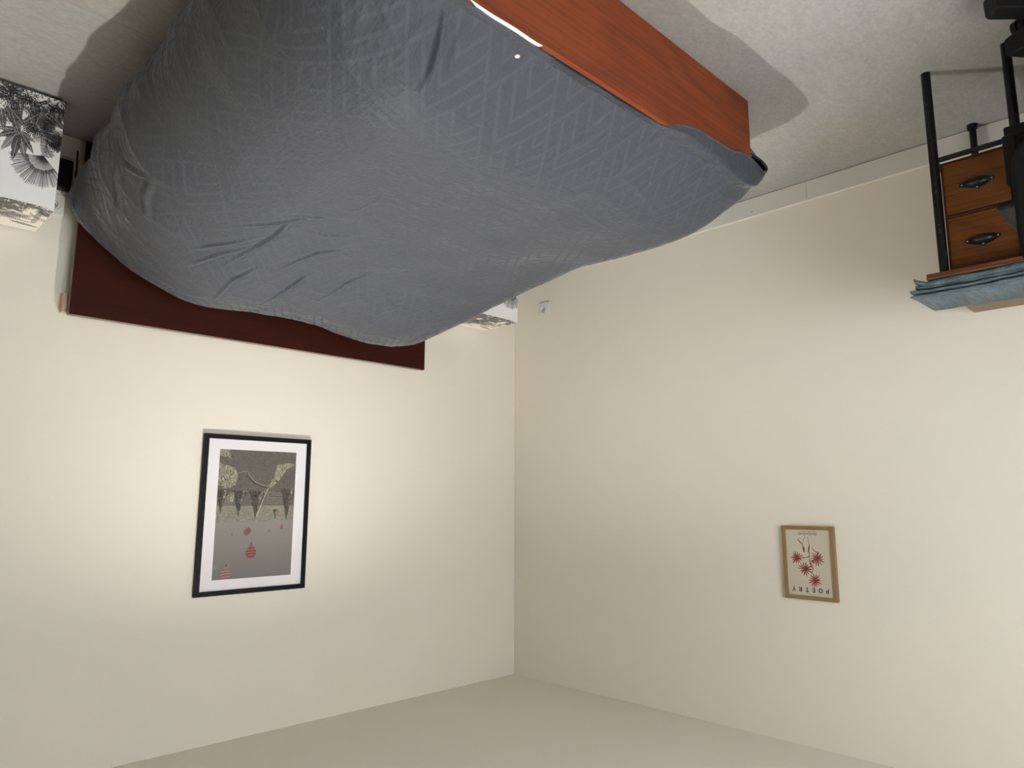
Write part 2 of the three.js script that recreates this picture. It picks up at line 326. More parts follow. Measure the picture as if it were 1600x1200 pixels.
  for (let j = 0; j <= NT; j++) for (let i = 0; i <= NS; i++) {
    const c = at(i, j), a = at(i + 1, j), b = at(i - 1, j), d = at(i, j + 1), e = at(i, j - 1);
    const n = new THREE.Vector3(d[0] - e[0], d[1] - e[1], d[2] - e[2]).cross(new THREE.Vector3(a[0] - b[0], a[1] - b[1], a[2] - b[2])).normalize();
    const s = i / NS, t = j / NT, inner = smooth(0, 0.02, s) * (1 - smooth(0.97, 1, s)) * smooth(0, 0.03, t) * (1 - 0.6 * smooth(0.95, 1.0, t));
    // arc-length coordinates of the cloth
    const cu = s * 2.5, cv = t * 2.2;
    const wx = cu + 0.10 * (fbm(cu * 3, cv * 3, 301, 2) - 0.5), wz = cv + 0.10 * (fbm(cu * 3, cv * 3, 303, 2) - 0.5);
    const ridge = (v) => { const r = 1 - Math.abs(2 * v - 1); return r * r * r; };
    const calm = smooth(0.75, 1.0, s + 0.0) + 0.35 + 0.5 * smooth(0.55, 0.9, t) + 0.5 * smooth(0.35, 0.1, t);
    const mask = 0.35 + 0.65 * smooth(0.42, 0.62, fbm(cu * 2.1, cv * 2.1, 311, 2));
    let w = 0.005 * ridge(fbm(wx * 4 + wz * 2, wz * 10 - wx * 3, 321, 2)) * mask * calm;
    w += 0.0034 * ridge(fbm(wx * 24, wz * 7, 331, 2)) * (0.4 + 0.6 * mask) * smooth(0.76, 0.92, t);            // gathers running towards the foot
    w += 0.009 * ridge(fbm(cu * 2.0 + 9, wz * 7, 341, 2)) * smooth(0.62, 0.75, s) * (1 - smooth(0.3, 0.6, t) * 0.5); // folds down the near side
    w += crease(c[0], c[2]) * smooth(0.1, 0.2, s);
    const k = (j * (NS + 1) + i);
    pos[3 * k] = c[0] + n.x * w * inner; pos[3 * k + 1] = Math.max(0.012, c[1] + n.y * w * inner); pos[3 * k + 2] = Math.max(0.064, c[2] + n.z * w * inner);
    uv[2 * k] = cu; uv[2 * k + 1] = cv;
    if (i < NS && j < NT) { const q = k, r = k + 1, u = k + NS + 1, v = u + 1; idx.push(q, u, r, r, u, v); }
  }
  const g = new THREE.BufferGeometry(); g.setAttribute('position', new THREE.BufferAttribute(pos, 3)); g.setAttribute('uv', new THREE.BufferAttribute(uv, 2)); g.setIndex(idx); g.computeVertexNormals();
  const dm = duvetMaterial(); dm.side = THREE.DoubleSide;
  const t = thing('duvet', 'dark grey duvet with a woven chevron pattern spread over the whole bed', 'duvet');
  part('cover', g, dm, t);
  // rolled hem
  const rim = []; for (let i = 0; i <= NS; i += 4) { const k = (NT * (NS + 1) + i) * 3; rim.push([pos[k], pos[k + 1] - 0.001, pos[k + 2] - 0.003]); }
  part('hem', tube(rim, 0.0045, 300), dm, t);
  const bt = new THREE.SphereGeometry(0.0075, 16, 10); bt.scale(1, 0.45, 1); bt.translate(1.992, 0.333, 2.03); part('button', bt, whitePlastic, t, 'small white button near the foot end');
}
function CREASES() { return [
  [[[2.08, 0.99], [2.08, 0.96], [2.08, 0.89], [2.11, 0.76], [2.15, 0.62]], 0.0075, 0.011],
  [[[2.03, 0.70], [2.06, 0.63], [2.09, 0.57], [2.09, 0.47], [2.08, 0.36]], 0.0075, 0.009],
  [[[1.84, 0.72], [1.85, 0.68], [1.86, 0.64], [1.88, 0.55], [1.9, 0.42]], 0.007, 0.010],
  [[[1.57, 0.85], [1.63, 0.79], [1.67, 0.71], [1.69, 0.64], [1.71, 0.54]], 0.0075, 0.011],
  [[[1.75, 0.88], [1.84, 0.91], [1.89, 0.87], [1.93, 0.78], [1.97, 0.66]], 0.007, 0.009],
  [[[2.05, 0.99], [2.01, 0.97], [1.94, 0.98], [1.85, 1.03], [1.76, 1.10]], 0.0065, 0.007],
  [[[1.45, 0.94], [1.59, 0.86], [1.72, 0.77]], 0.007, 0.006],
  [[[2.22, 0.86], [2.1, 0.98], [2.0, 1.1]], 0.0065, 0.007],
  [[[2.15, 1.01], [2.05, 1.06], [1.9, 1.14]], 0.0065, 0.006],
  [[[1.38, 0.74], [1.39, 0.69], [1.42, 0.56]], 0.007, 0.006],
  [[[2.57, 0.70], [2.53, 0.62], [2.49, 0.53], [2.45, 0.40]], 0.009, 0.009],
  [[[2.48, 0.84], [2.46, 0.7], [2.41, 0.6]], 0.011, 0.008],
  [[[2.57, 0.72], [2.53, 0.71], [2.47, 0.82]], 0.008, 0.006],
  [[[2.28, 0.61], [2.2, 0.74], [2.12, 0.87]], 0.007, 0.006],
  [[[2.26, 0.51], [2.19, 0.66], [2.10, 0.82]], 0.007, 0.006],
  [[[1.95, 1.18], [1.93, 1.29], [1.95, 1.4]], 0.007, 0.004],
  [[[1.60, 2.04], [1.62, 1.98], [1.66, 1.9], [1.69, 1.84]], 0.007, 0.006],
  [[[1.52, 2.04], [1.56, 1.96], [1.6, 1.9]], 0.006, 0.004],
  [[[1.2, 2.04], [1.23, 1.96], [1.27, 1.88]], 0.006, 0.005],
  [[[1.06, 2.04], [1.1, 1.97], [1.13, 1.9]], 0.006, 0.004],
  [[[1.38, 2.04], [1.4, 1.97], [1.42, 1.89]], 0.006, 0.004],
  [[[0.9, 2.04], [0.95, 1.97], [1.02, 1.9]], 0.006, 0.005],
  [[[2.24, 2.045], [2.21, 1.99], [2.185, 1.92], [2.18, 1.86]], 0.009, 0.013],
  [[[2.17, 2.045], [2.16, 1.97], [2.13, 1.9]], 0.008, 0.006],
]; }

// ------------------------------------------------------------------ nightstands wrapped in a tropical print
function tropical(seed, cream) {
  return canvasTexture(646, 904, (c, W, Hh) => {
    const R = rng(seed); c.fillStyle = cream ? '#f6efe2' : '#f4f3f0'; c.fillRect(0, 0, W, Hh);
    const ink = (a) => `rgba(22,22,26,${a})`;
    const frond = (x, y, a, len, n, w, al) => { // feathered palm leaf
      let px = x, py = y, ang = a; c.strokeStyle = ink(al); c.lineCap = 'round';
      for (let i = 0; i < n; i++) {
        const l = len / n; px += Math.cos(ang) * l; py += Math.sin(ang) * l; ang += (a < -Math.PI / 2 ? -1 : 1) * 0.075;
        const k = Math.sin(Math.PI * (i + 1) / (n + 1)), q = w * k * (0.75 + 0.5 * R());
        for (const sgn of [-1, 1]) { c.lineWidth = 2.2 + 2 * k; c.beginPath(); c.moveTo(px, py); c.quadraticCurveTo(px + Math.cos(ang + sgn * 0.7) * q * 0.6, py + Math.sin(ang + sgn * 0.7) * q * 0.6, px + Math.cos(ang + sgn * 0.95) * q, py + Math.sin(ang + sgn * 0.95) * q); c.stroke(); }
        c.lineWidth = 3; c.beginPath(); c.moveTo(px, py); c.lineTo(px - Math.cos(ang) * l, py - Math.sin(ang) * l); c.stroke();
      }
    };
    const blade = (x, y, a, len, w, tone) => { // banana leaf with torn sides
      c.save(); c.translate(x, y); c.rotate(a); c.fillStyle = ink(tone); c.beginPath(); c.moveTo(0, 0);
      for (let i = 1; i <= 12; i++) { const k = i / 12; c.lineTo(len * k, -w * Math.sin(Math.PI * Math.pow(k, 0.8)) * (0.75 + 0.4 * R())); }
      for (let i = 11; i >= 0; i--) { const k = i / 12; c.lineTo(len * k, w * Math.sin(Math.PI * Math.pow(k, 0.8)) * (0.75 + 0.4 * R())); }
      c.fill(); c.strokeStyle = cream ? '#f6efe2' : '#f4f3f0'; c.lineWidth = 2;
      c.beginPath(); c.moveTo(0, 0); c.lineTo(len, 0); c.stroke();
      c.lineWidth = 1.2; for (let i = 1; i < 14; i++) { const k = i / 14; for (const s of [-1, 1]) if (R() < 0.8) { c.beginPath(); c.moveTo(len * k, 0); c.lineTo(len * (k + 0.08), s * w * 0.85); c.stroke(); } }
      c.restore();
    };
    const fan = (x, y, r, a0, a1) => { // fan palm: ribs with hatched tips
      for (let i = 0; i <= 26; i++) {
        const a = a0 + (a1 - a0) * i / 26 + (R() - 0.5) * 0.02, q = r * (0.86 + 0.14 * Math.sin(Math.PI * i / 26)) * (0.95 + 0.08 * R());
        c.strokeStyle = ink(0.85); c.lineWidth = 3.2; c.beginPath(); c.moveTo(x, y); c.lineTo(x + Math.cos(a) * q * 0.55, y + Math.sin(a) * q * 0.55); c.stroke();
        for (let k = 0; k < 5; k++) { const b = a + (k - 2) * 0.018; c.strokeStyle = ink(0.35 + 0.5 * R()); c.lineWidth = 2; c.beginPath(); c.moveTo(x + Math.cos(b) * q * 0.44, y + Math.sin(b) * q * 0.44); c.lineTo(x + Math.cos(b) * q * (0.9 + 0.1 * R()), y + Math.sin(b) * q * (0.9 + 0.1 * R())); c.stroke(); }
      }
    };
    // positions in metres from the lower left corner of the front
    const X = (u) => u / 0.312 * W, Y = (h) => Hh - h / 0.436 * Hh, M = W / 0.312, D = Math.PI / 180;
    const F = (u, h, deg, len, n, w, al) => frond(X(u), Y(h), -deg * D, len * M, n, w * M, al), B = (u, h, deg, len, w, t) => blade(X(u), Y(h), -deg * D, len * M, w * M, t);
    // dense dark undergrowth
    for (let i = 0; i < 60; i++) { const u = 0.312 * R(), h = 0.10 * R(); if (R() < 0.6) F(u, h, 20 + 140 * R(), 0.05 + 0.05 * R(), 12, 0.022, 0.85); else B(u, h, 10 + 160 * R(), 0.05 + 0.05 * R(), 0.008 + 0.008 * R(), 0.6 + 0.35 * R()); }
    for (let i = 0; i < 700; i++) { c.fillStyle = R() < 0.7 ? ink(0.8) : 'rgba(240,236,230,.85)'; c.beginPath(); c.ellipse(X(0.312 * R()), Y(0.105 * Math.pow(R(), 1.4)), 3 + 8 * R(), 1.5 + 3 * R(), R() * 3, 0, 7); c.fill(); }
    for (let i = 0; i < 9; i++) F(0.02 + 0.05 * R(), 0.12 + 0.03 * R(), 170 * R(), 0.07, 12, 0.022, 0.9);
    for (let i = 0; i < 8; i++) B(0.03 + 0.06 * R(), 0.08 + 0.03 * R(), 30 + 120 * R(), 0.07, 0.011, 0.8);
    // fan palm on a scaly trunk by the left edge
    for (let h = 0.245; h > 0.1; h -= 0.0028) { const k = 0.007 + 0.005 * R() + 0.012 * smooth(0.2, 0.12, h), x = X(0.05 + 0.004 * Math.sin(h * 40)); c.strokeStyle = ink(0.5 + 0.45 * R()); c.lineWidth = 3.5; c.beginPath(); c.moveTo(x - k * M, Y(h)); c.lineTo(x + k * M, Y(h) + 5 * (R() - 0.3)); c.stroke(); }
    for (let i = 0; i < 10; i++) F(0.05 + 0.01 * (R() - 0.5), 0.15 + 0.045 * R(), -10 + 200 * R(), 0.055, 11, 0.018, 0.9);
    fan(X(0.05), Y(0.245), 0.125 * M, -132 * D, -12 * D);
    // banana plant
    for (const [d, l, w, t] of [[35, 0.085, 0.011, 0.8], [62, 0.105, 0.013, 0.55], [84, 0.12, 0.013, 0.82], [104, 0.115, 0.013, 0.6], [124, 0.09, 0.011, 0.8], [10, 0.08, 0.01, 0.7], [150, 0.06, 0.009, 0.75]]) B(0.130, 0.175, d, l, w, t);
    c.fillStyle = ink(0.6); c.fillRect(X(0.127), Y(0.176), 0.007 * M, 0.1 * M);
    for (let i = 0; i < 6; i++) B(0.16 + 0.05 * R(), 0.09 + 0.03 * R(), 40 + 100 * R(), 0.08, 0.013, 0.7);
    // feathered palm leaves reaching in from the right
    F(0.29, 0.27, 168, 0.115, 16, 0.02, 0.9); F(0.30, 0.235, 178, 0.10, 14, 0.018, 0.85); F(0.28, 0.16, 110, 0.13, 16, 0.02, 0.85); F(0.26, 0.14, 75, 0.14, 16, 0.02, 0.85); F(0.25, 0.13, 140, 0.10, 14, 0.018, 0.85);
    for (let h = 0.27; h > 0.08; h -= 0.003) { const k = 0.006 + 0.003 * R(); c.strokeStyle = ink(0.5 + 0.4 * R()); c.lineWidth = 3; c.beginPath(); c.moveTo(X(0.285 - k), Y(h)); c.lineTo(X(0.285 + k), Y(h) + 3); c.stroke(); }
    if (cream) { fan(X(0.17), Y(0.16), 0.13 * M, -165 * D, -20 * D); F(0.05, 0.25, 20, 0.2, 20, 0.022, 0.75); F(0.2, 0.33, 190, 0.16, 18, 0.02, 0.75); B(0.22, 0.3, 15, 0.1, 0.012, 0.6); }
  });
}
{
  const NW = 0.312, NH = 0.436, ND = 0.300;
  const front = std({ map: tropical(7, false), roughness: 0.42 }), top = std({ map: tropical(13, true), roughness: 0.4 });
  const make = (x, label) => {
    const t = thing('nightstand', label, 'nightstand', [x, 0, 0.015], 0, 'nightstands wrapped in a palm print');
    part('carcass', box(0, NW, 0.012, NH - 0.003, 0, ND - 0.014, 0.002), whiteLacquer, t);
    const f = box(0.0005, NW - 0.0005, 0.014, NH - 0.0035, ND - 0.0145, ND, 0.0012), fp = f.attributes.position, fq = f.attributes.uv;
    for (let i = 0; i < fp.count; i++) fq.setXY(i, fp.getX(i) / NW, fp.getY(i) / NH);
    part('front_panel', f, front, t, 'white front with black palm print');
    const g = box(0, NW, NH - 0.003, NH, 0, ND, 0.0008), p = g.attributes.position, q = g.attributes.uv;
    for (let i = 0; i < p.count; i++) q.setXY(i, 1 - p.getX(i) / NW * 0.9, 0.1 + (ND - p.getZ(i)) / ND * 0.8);
    part('top', g, top, t, 'cream top with palm print');
    for (const a of [0.012, NW - 0.042]) for (const b of [0.012, ND - 0.05]) part('foot', box(a, a + 0.03, 0, 0.013, b, b + 0.03), blackPlastic, t);
    return t;
  };
  make(2.648, 'palm-print nightstand beside the wall socket pair, at the open end of the headboard');
  make(0.283, 'palm-print nightstand half hidden behind the duvet, close to the room corner');
}

// ------------------------------------------------------------------ framed pictures
function pictureFrame(t, w, h, bar, depth, mat, parent = t) { // in the plane z = 0..depth, mitred bars
  const bars = [[[0, 0], [w, 0], [w - bar, bar], [bar, bar]], [[w, 0], [w, h], [w - bar, h - bar], [w - bar, bar]], [[w, h], [0, h], [bar, h - bar], [w - bar, h - bar]], [[0, h], [0, 0], [bar, bar], [bar, h - bar]]];
  bars.forEach((q, i) => {
    const s = new THREE.Shape(q.map((p) => new THREE.Vector2(...p)));
    const g = new THREE.ExtrudeGeometry(s, { depth: depth - 0.002, bevelEnabled: true, bevelSize: 0.0008, bevelThickness: 0.001, bevelSegments: 1, bevelOffset: -0.0008 }); g.translate(0, 0, 0.001);
    boxUV(g, 1, 1, i * 0.3, i % 2); part('frame_bar', g, mat, parent);
  });
}
{
  const w = 0.5185, h = 0.7058, t = thing('framed_print', 'black framed print of hot air balloons above the headboard', 'picture', [1.4201, 1.1772, 0.0005]);
  pictureFrame(t, w, h, 0.021, 0.0205, frameBlack);
  part('mat_board', box(0.018, w - 0.018, 0.018, h - 0.018, 0.004, 0.0125), matBoard, t, 'white mat board');
  const art = canvasTexture(720, 1040, (c, W, Hh) => {
    const R = rng(5);
    const sky = c.createLinearGradient(0, 0, 0, Hh * 0.45); sky.addColorStop(0, '#75706c'); sky.addColorStop(1, '#8a837e'); c.fillStyle = sky; c.fillRect(0, 0, W, Hh);
    const balloon = (u, v, s, stripes, a = 1) => {
      const x = u * W, y = v * Hh, r = s * W / 2; c.save(); c.globalAlpha = a; c.beginPath(); c.moveTo(x - r, y - r * 0.1);
      c.bezierCurveTo(x - r, y - r * 1.45, x + r, y - r * 1.45, x + r, y - r * 0.1); c.bezierCurveTo(x + r * 0.9, y + r * 0.55, x + r * 0.25, y + r * 1.0, x + r * 0.14, y + r * 1.25); c.lineTo(x - r * 0.14, y + r * 1.25); c.bezierCurveTo(x - r * 0.25, y + r * 1.0, x - r * 0.9, y + r * 0.55, x - r, y - r * 0.1); c.clip();
      c.fillStyle = stripes[0]; c.fillRect(x - r * 1.2, y - r * 1.5, r * 2.4, r * 3); c.fillStyle = stripes[1];
      for (let k = 0; k < 5; k++) { const yy = y - r * 1.0 + k * r * 0.48; c.beginPath(); c.moveTo(x - r * 1.1, yy); c.quadraticCurveTo(x, yy + r * 0.26, x + r * 1.1, yy - r * 0.1); c.lineTo(x + r * 1.1, yy + r * 0.14); c.quadraticCurveTo(x, yy + r * 0.48, x - r * 1.1, yy + r * 0.24); c.fill(); }
      c.restore(); c.globalAlpha = a; c.fillStyle = '#4a3c40'; c.fillRect(x - r * 0.12, y + r * 1.32, r * 0.24, r * 0.22); c.globalAlpha = 1;
    };
    balloon(0.54, 0.2, 0.135, ['#a05a55', '#664448']); balloon(0.84, 0.045, 0.125, ['#a6807a', '#77595e']); balloon(0.615, 0.355, 0.07, ['#8f5c57', '#684a4a']); balloon(0.585, 0.365, 0.06, ['#87534f', '#604444']);
    balloon(0.155, 0.385, 0.045, ['#935d58', '#704c4a']); balloon(0.32, 0.36, 0.03, ['#8a6c66', '#77605c']); balloon(0.79, 0.34, 0.022, ['#7d6460', '#6c5854']); balloon(0.97, 0.1, 0.05, ['#8d8480', '#77706c']);
    // hazy plain, then rock cones and flat hills
    c.fillStyle = '#867f77'; c.beginPath(); c.moveTo(0, Hh * 0.44); for (let i = 0; i <= 30; i++) c.lineTo(W * i / 30, Hh * (0.425 + 0.012 * R())); c.lineTo(W, Hh); c.lineTo(0, Hh); c.fill();
    for (let i = 0; i < 700; i++) { const y = Hh * (0.435 + 0.12 * R()); c.strokeStyle = R() < 0.5 ? 'rgba(180,172,158,.5)' : 'rgba(70,62,58,.5)'; c.lineWidth = 1 + 1.6 * R(); const x = R() * W; c.beginPath(); c.moveTo(x, y); c.lineTo(x + 8 + 22 * R(), y + 3 * (R() - 0.5)); c.stroke(); }
    const ground = c.createLinearGradient(0, Hh * 0.5, 0, Hh); ground.addColorStop(0, '#6a625d'); ground.addColorStop(1, '#575049'); c.fillStyle = ground; c.fillRect(0, Hh * 0.56, W, Hh * 0.44);
    const cone = (u, v, w2, base) => {
      const x = u * W, y = v * Hh, b = base * Hh, n = 14, L = [], Q = [];
      for (let i = 0; i <= n; i++) { const k = i / n, f = Math.pow(k, 1.35) * (0.8 + 0.35 * R()); L.push([x - w2 * f - 2, y + (b - y) * k]); Q.push([x + w2 * 0.85 * Math.pow(k, 1.2) * (0.8 + 0.35 * R()) + 2, y + (b - y) * k]); }
      c.fillStyle = '#4a423f'; c.beginPath(); [...L, ...Q.reverse()].forEach((p, i) => c[i ? 'lineTo' : 'moveTo'](...p)); c.fill();
      for (let i = 0; i < 130; i++) { const k = Math.sqrt(R()), q = (R() * 1.7 - 0.85) * w2 * Math.pow(k, 1.3); c.strokeStyle = q < -0.35 * w2 * k ? 'rgba(190,180,160,.55)' : R() < 0.3 ? 'rgba(140,130,118,.4)' : 'rgba(30,25,24,.45)'; c.lineWidth = 1.5 + 3 * R(); c.beginPath(); c.moveTo(x + q, y + (b - y) * k); c.lineTo(x + q * 1.25 + 3, y + (b - y) * Math.min(1, k + 0.09)); c.stroke(); }
    };
    cone(0.95, 0.5, 60, 0.68); cone(0.1, 0.44, 80, 0.7); cone(0.73, 0.475, 75, 0.68); cone(0.25, 0.455, 24, 0.53); cone(0.51, 0.455, 85, 0.68);
    for (let k = 0; k < 7; k++) { c.strokeStyle = 'rgba(176,168,150,.55)'; c.lineWidth = 3; c.beginPath(); c.moveTo(W * 0.16, Hh * (0.53 + k * 0.022)); for (let i = 1; i <= 8; i++) c.lineTo(W * (0.16 + 0.028 * i), Hh * (0.53 + k * 0.022 + 0.008 * R())); c.stroke(); }
    for (let k = 0; k < 6; k++) { c.strokeStyle = 'rgba(176,168,150,.6)'; c.lineWidth = 3; c.beginPath(); c.moveTo(W * 0.8, Hh * (0.53 + k * 0.02)); for (let i = 1; i <= 6; i++) c.lineTo(W * (0.8 + 0.02 * i), Hh * (0.53 + k * 0.02 + 0.008 * R())); c.stroke(); }
    // flat tableland, dark gullies and pale rubble slopes
    c.fillStyle = '#625b56'; c.beginPath(); c.moveTo(0, Hh); c.lineTo(0, Hh * 0.86); c.lineTo(W * 0.2, Hh * 0.80); c.lineTo(W * 0.36, Hh * 0.71); c.lineTo(W * 0.55, Hh * 0.745); c.lineTo(W * 0.62, Hh * 0.80); c.lineTo(W * 0.78, Hh * 0.83); c.lineTo(W, Hh * 0.9); c.lineTo(W, Hh); c.fill();
    c.strokeStyle = 'rgba(170,160,146,.8)'; c.lineWidth = 4; c.beginPath(); c.moveTo(W * 0.36, Hh * 0.715); c.bezierCurveTo(W * 0.5, Hh * 0.73, W * 0.58, Hh * 0.76, W * 0.63, Hh * 0.82); c.bezierCurveTo(W * 0.67, Hh * 0.845, W * 0.74, Hh * 0.83, W * 0.8, Hh * 0.79); c.stroke();
    c.strokeStyle = 'rgba(40,35,34,.7)'; c.lineWidth = 7; c.beginPath(); c.moveTo(W * 0.38, Hh * 0.705); c.bezierCurveTo(W * 0.5, Hh * 0.715, W * 0.6, Hh * 0.75, W * 0.65, Hh * 0.81); c.stroke();
    const rubble = (pts, n) => { c.save(); c.beginPath(); pts.forEach(([u, v], i) => c[i ? 'lineTo' : 'moveTo'](u * W, v * Hh)); c.closePath(); c.fillStyle = '#8d8675'; c.fill(); c.clip(); for (let i = 0; i < n; i++) { const u = R() * W, v = R() * Hh; c.strokeStyle = R() < 0.55 ? 'rgba(190,182,160,.9)' : 'rgba(58,50,46,.85)'; c.lineWidth = 2 + 3 * R(); c.beginPath(); c.moveTo(u, v); c.lineTo(u + 18 * (R() - 0.5), v + 18 * (R() - 0.5)); c.lineTo(u + 26 * (R() - 0.5), v + 22 * R()); c.stroke(); } c.restore(); };
    rubble([[1, 0.72], [0.9, 0.695], [0.78, 0.72], [0.76, 0.80], [0.8, 0.855], [1, 0.90]], 2600);
    rubble([[0.0, 0.90], [0.12, 0.86], [0.2, 0.78], [0.33, 0.70], [0.36, 0.72], [0.29, 0.8], [0.26, 0.89], [0.1, 0.91]], 2200);
    rubble([[0.78, 0.60], [0.86, 0.58], [0.88, 0.64], [0.8, 0.67]], 3000); rubble([[0.86, 0.93], [1, 0.95], [1, 1], [0.88, 1]], 1500);
    c.strokeStyle = 'rgba(190,180,160,.85)'; c.lineWidth = 8; c.beginPath(); c.moveTo(W * 0.36, Hh * 0.70); c.bezierCurveTo(W * 0.42, Hh * 0.62, W * 0.44, Hh * 0.56, W * 0.5, Hh * 0.47); c.stroke();
    for (let i = 0; i < 1600; i++) { c.fillStyle = R() < 0.5 ? 'rgba(40,34,32,.28)' : 'rgba(150,140,128,.22)'; const y = Hh * (0.56 + 0.44 * R()); c.beginPath(); c.ellipse(R() * W, y, 2 + 9 * R(), 1 + 3 * R(), R() * 0.6, 0, 7); c.fill(); }
  });
  const pw = 0.371, ph = 0.573, g = new THREE.BoxGeometry(pw, ph, 0.0006); g.translate(w / 2, h / 2, 0.0128); part('print', g, std({ map: art, roughness: 0.85 }), t, 'grey landscape print with coral balloons');
  const gl = new THREE.PlaneGeometry(w - 0.038, h - 0.038); gl.translate(w / 2, h / 2, 0.0155); part('glass', gl, glazing, t);
}
{
  const w = 0.2297, h = 0.3129, t = thing('framed_poster', 'small oak framed poster lettered POETRY with dark red flowers', 'picture', [0.0005, 1.5781, 1.7318 + w], Math.PI / 2);
  pictureFrame(t, w, h, 0.0155, 0.0195, frameOak);
  const art = canvasTexture(620, 880, (c, W, Hh) => {
    c.fillStyle = '#cbbfab'; c.fillRect(0, 0, W, Hh);
    c.fillStyle = '#1d1512'; c.font = 'bold 82px sans-serif'; c.textAlign = 'center'; c.textBaseline = 'middle';
    [...'POETRY'].forEach((ch, i) => c.fillText(ch, W * (0.155 + 0.142 * i), Hh * 0.105));
    const red = '#8c2b22', dark = '#5c1d17', R = rng(3);
    const petal = (x, y, a, l, b) => { c.save(); c.translate(x, y); c.rotate(a); c.fillStyle = R() < 0.75 ? red : dark; c.beginPath(); c.moveTo(0, 0); c.quadraticCurveTo(l * 0.55, -b, l, 0); c.quadraticCurveTo(l * 0.55, b, 0, 0); c.fill(); c.restore(); };
    const flower = (u, v, r) => { const n = 14; for (let i = 0; i < n; i++) petal(u * W, v * Hh, i / n * Math.PI * 2 + 0.12 * (R() - 0.5), r * (0.88 + 0.3 * R()), 12 + 5 * R()); };
    c.strokeStyle = dark; c.lineWidth = 5; c.lineCap = 'round';
    const path = (...p) => { c.beginPath(); c.moveTo(p[0] * W, p[1] * Hh); for (let i = 2; i < p.length; i += 4) c.quadraticCurveTo(p[i] * W, p[i + 1] * Hh, p[i + 2] * W, p[i + 3] * Hh); c.stroke(); };
    path(0.505, 0.89, 0.5, 0.82, 0.475, 0.76); path(0.565, 0.89, 0.6, 0.83, 0.63, 0.76);
    c.lineWidth = 8; path(0.475, 0.76, 0.53, 0.70, 0.48, 0.64); path(0.42, 0.72, 0.39, 0.665, 0.31, 0.665); path(0.31, 0.665, 0.33, 0.62, 0.33, 0.58);
    path(0.49, 0.64, 0.49, 0.55, 0.5, 0.52); path(0.5, 0.6, 0.56, 0.56, 0.64, 0.58); path(0.62, 0.66, 0.55, 0.72, 0.635, 0.76); path(0.5, 0.52, 0.44, 0.5, 0.43, 0.43); path(0.43, 0.43, 0.42, 0.38, 0.48, 0.36); path(0.48, 0.36, 0.4, 0.33, 0.4, 0.26);
    petal(0.63 * W, 0.76 * Hh, 0.9, 105, 16); petal(0.475 * W, 0.75 * Hh, -1.3, 95, 18); petal(0.5 * W, 0.53 * Hh, -1.9, 110, 16); petal(0.49 * W, 0.545 * Hh, -2.6, 85, 18); petal(0.635 * W, 0.75 * Hh, -1.9, 100, 16);
    flower(0.40, 0.245, 88); flower(0.605, 0.405, 92); flower(0.765, 0.565, 86); flower(0.33, 0.565, 96);
    c.strokeStyle = 'rgba(60,50,44,.85)'; c.lineWidth = 3; c.beginPath(); const sx = W * 0.31; c.moveTo(sx, Hh * 0.925);
    for (let i = 0; i <= 240; i++) { const k = i / 240; c.lineTo(sx + k * W * 0.40 + 10 * Math.sin(i * 0.42), Hh * 0.928 + (8 + 13 * Math.pow(Math.abs(Math.sin(i * 0.045 + 0.7)), 4)) * Math.sin(i * 0.42 + 1.3)); } c.stroke();
    c.strokeStyle = 'rgba(80,70,62,.75)'; c.lineWidth = 5; c.setLineDash([9, 4]); c.beginPath(); c.moveTo(W * 0.33, Hh * 0.967); c.lineTo(W * 0.66, Hh * 0.967); c.stroke();
  });
  const g = new THREE.BoxGeometry(w - 0.024, h - 0.024, 0.004); g.translate(w / 2, h / 2, 0.010); part('print', g, std({ map: art, roughness: 0.85 }), t, 'cream print with red flowers');
  const gl = new THREE.PlaneGeometry(w - 0.028, h - 0.028); gl.translate(w / 2, h / 2, 0.0135); part('glass', gl, glazing, t);
}

// ------------------------------------------------------------------ wall sockets
function socket(parent, cy) { // faces +z, centred on x = 0
  const s = new THREE.Shape(), a = 0.0405, r = 0.004; s.moveTo(-a + r, -a); s.lineTo(a - r, -a); s.quadraticCurveTo(a, -a, a, -a + r); s.lineTo(a, a - r); s.quadraticCurveTo(a, a, a - r, a); s.lineTo(-a + r, a); s.quadraticCurveTo(-a, a, -a, a - r); s.lineTo(-a, -a + r); s.quadraticCurveTo(-a, -a, -a + r, -a);
  const hole = new THREE.Path(); hole.absarc(0, 0, 0.0205, 0, Math.PI * 2, true); s.holes.push(hole);
  const plate = new THREE.ExtrudeGeometry(s, { depth: 0.008, bevelEnabled: true, bevelSize: 0.0015, bevelThickness: 0.002, bevelSegments: 2, curveSegments: 28 }); plate.translate(0, cy, 0.001);
  const pm = part('cover_plate', plate, whitePlastic, parent);
  const ring = new THREE.TorusGeometry(0.0285, 0.0012, 8, 40); ring.translate(0, cy, 0.0112); part('ring', ring, whitePlastic, pm);
  const well = new THREE.LatheGeometry([[0.0001, 0.0015], [0.019, 0.0015], [0.0205, 0.003], [0.0208, 0.011]].map((p) => new THREE.Vector2(...p)), 32); well.rotateX(Math.PI / 2); well.translate(0, cy, 0); part('well', well, std({ color: lin(0.7, 0.68, 0.63), roughness: 0.35, side: THREE.DoubleSide }), parent);
  for (const x of [-0.0095, 0.0095]) { const h = new THREE.CylinderGeometry(0.0027, 0.0027, 0.001, 14); h.rotateX(Math.PI / 2); h.translate(x, cy, 0.0021); part('pin_hole', h, darkHole, parent); }
  for (const y of [-0.0185, 0.0185]) part('earth_clip', box(-0.003, 0.003, cy + y - 0.0015, cy + y + 0.0015, 0.0015, 0.009), steel, parent);
}
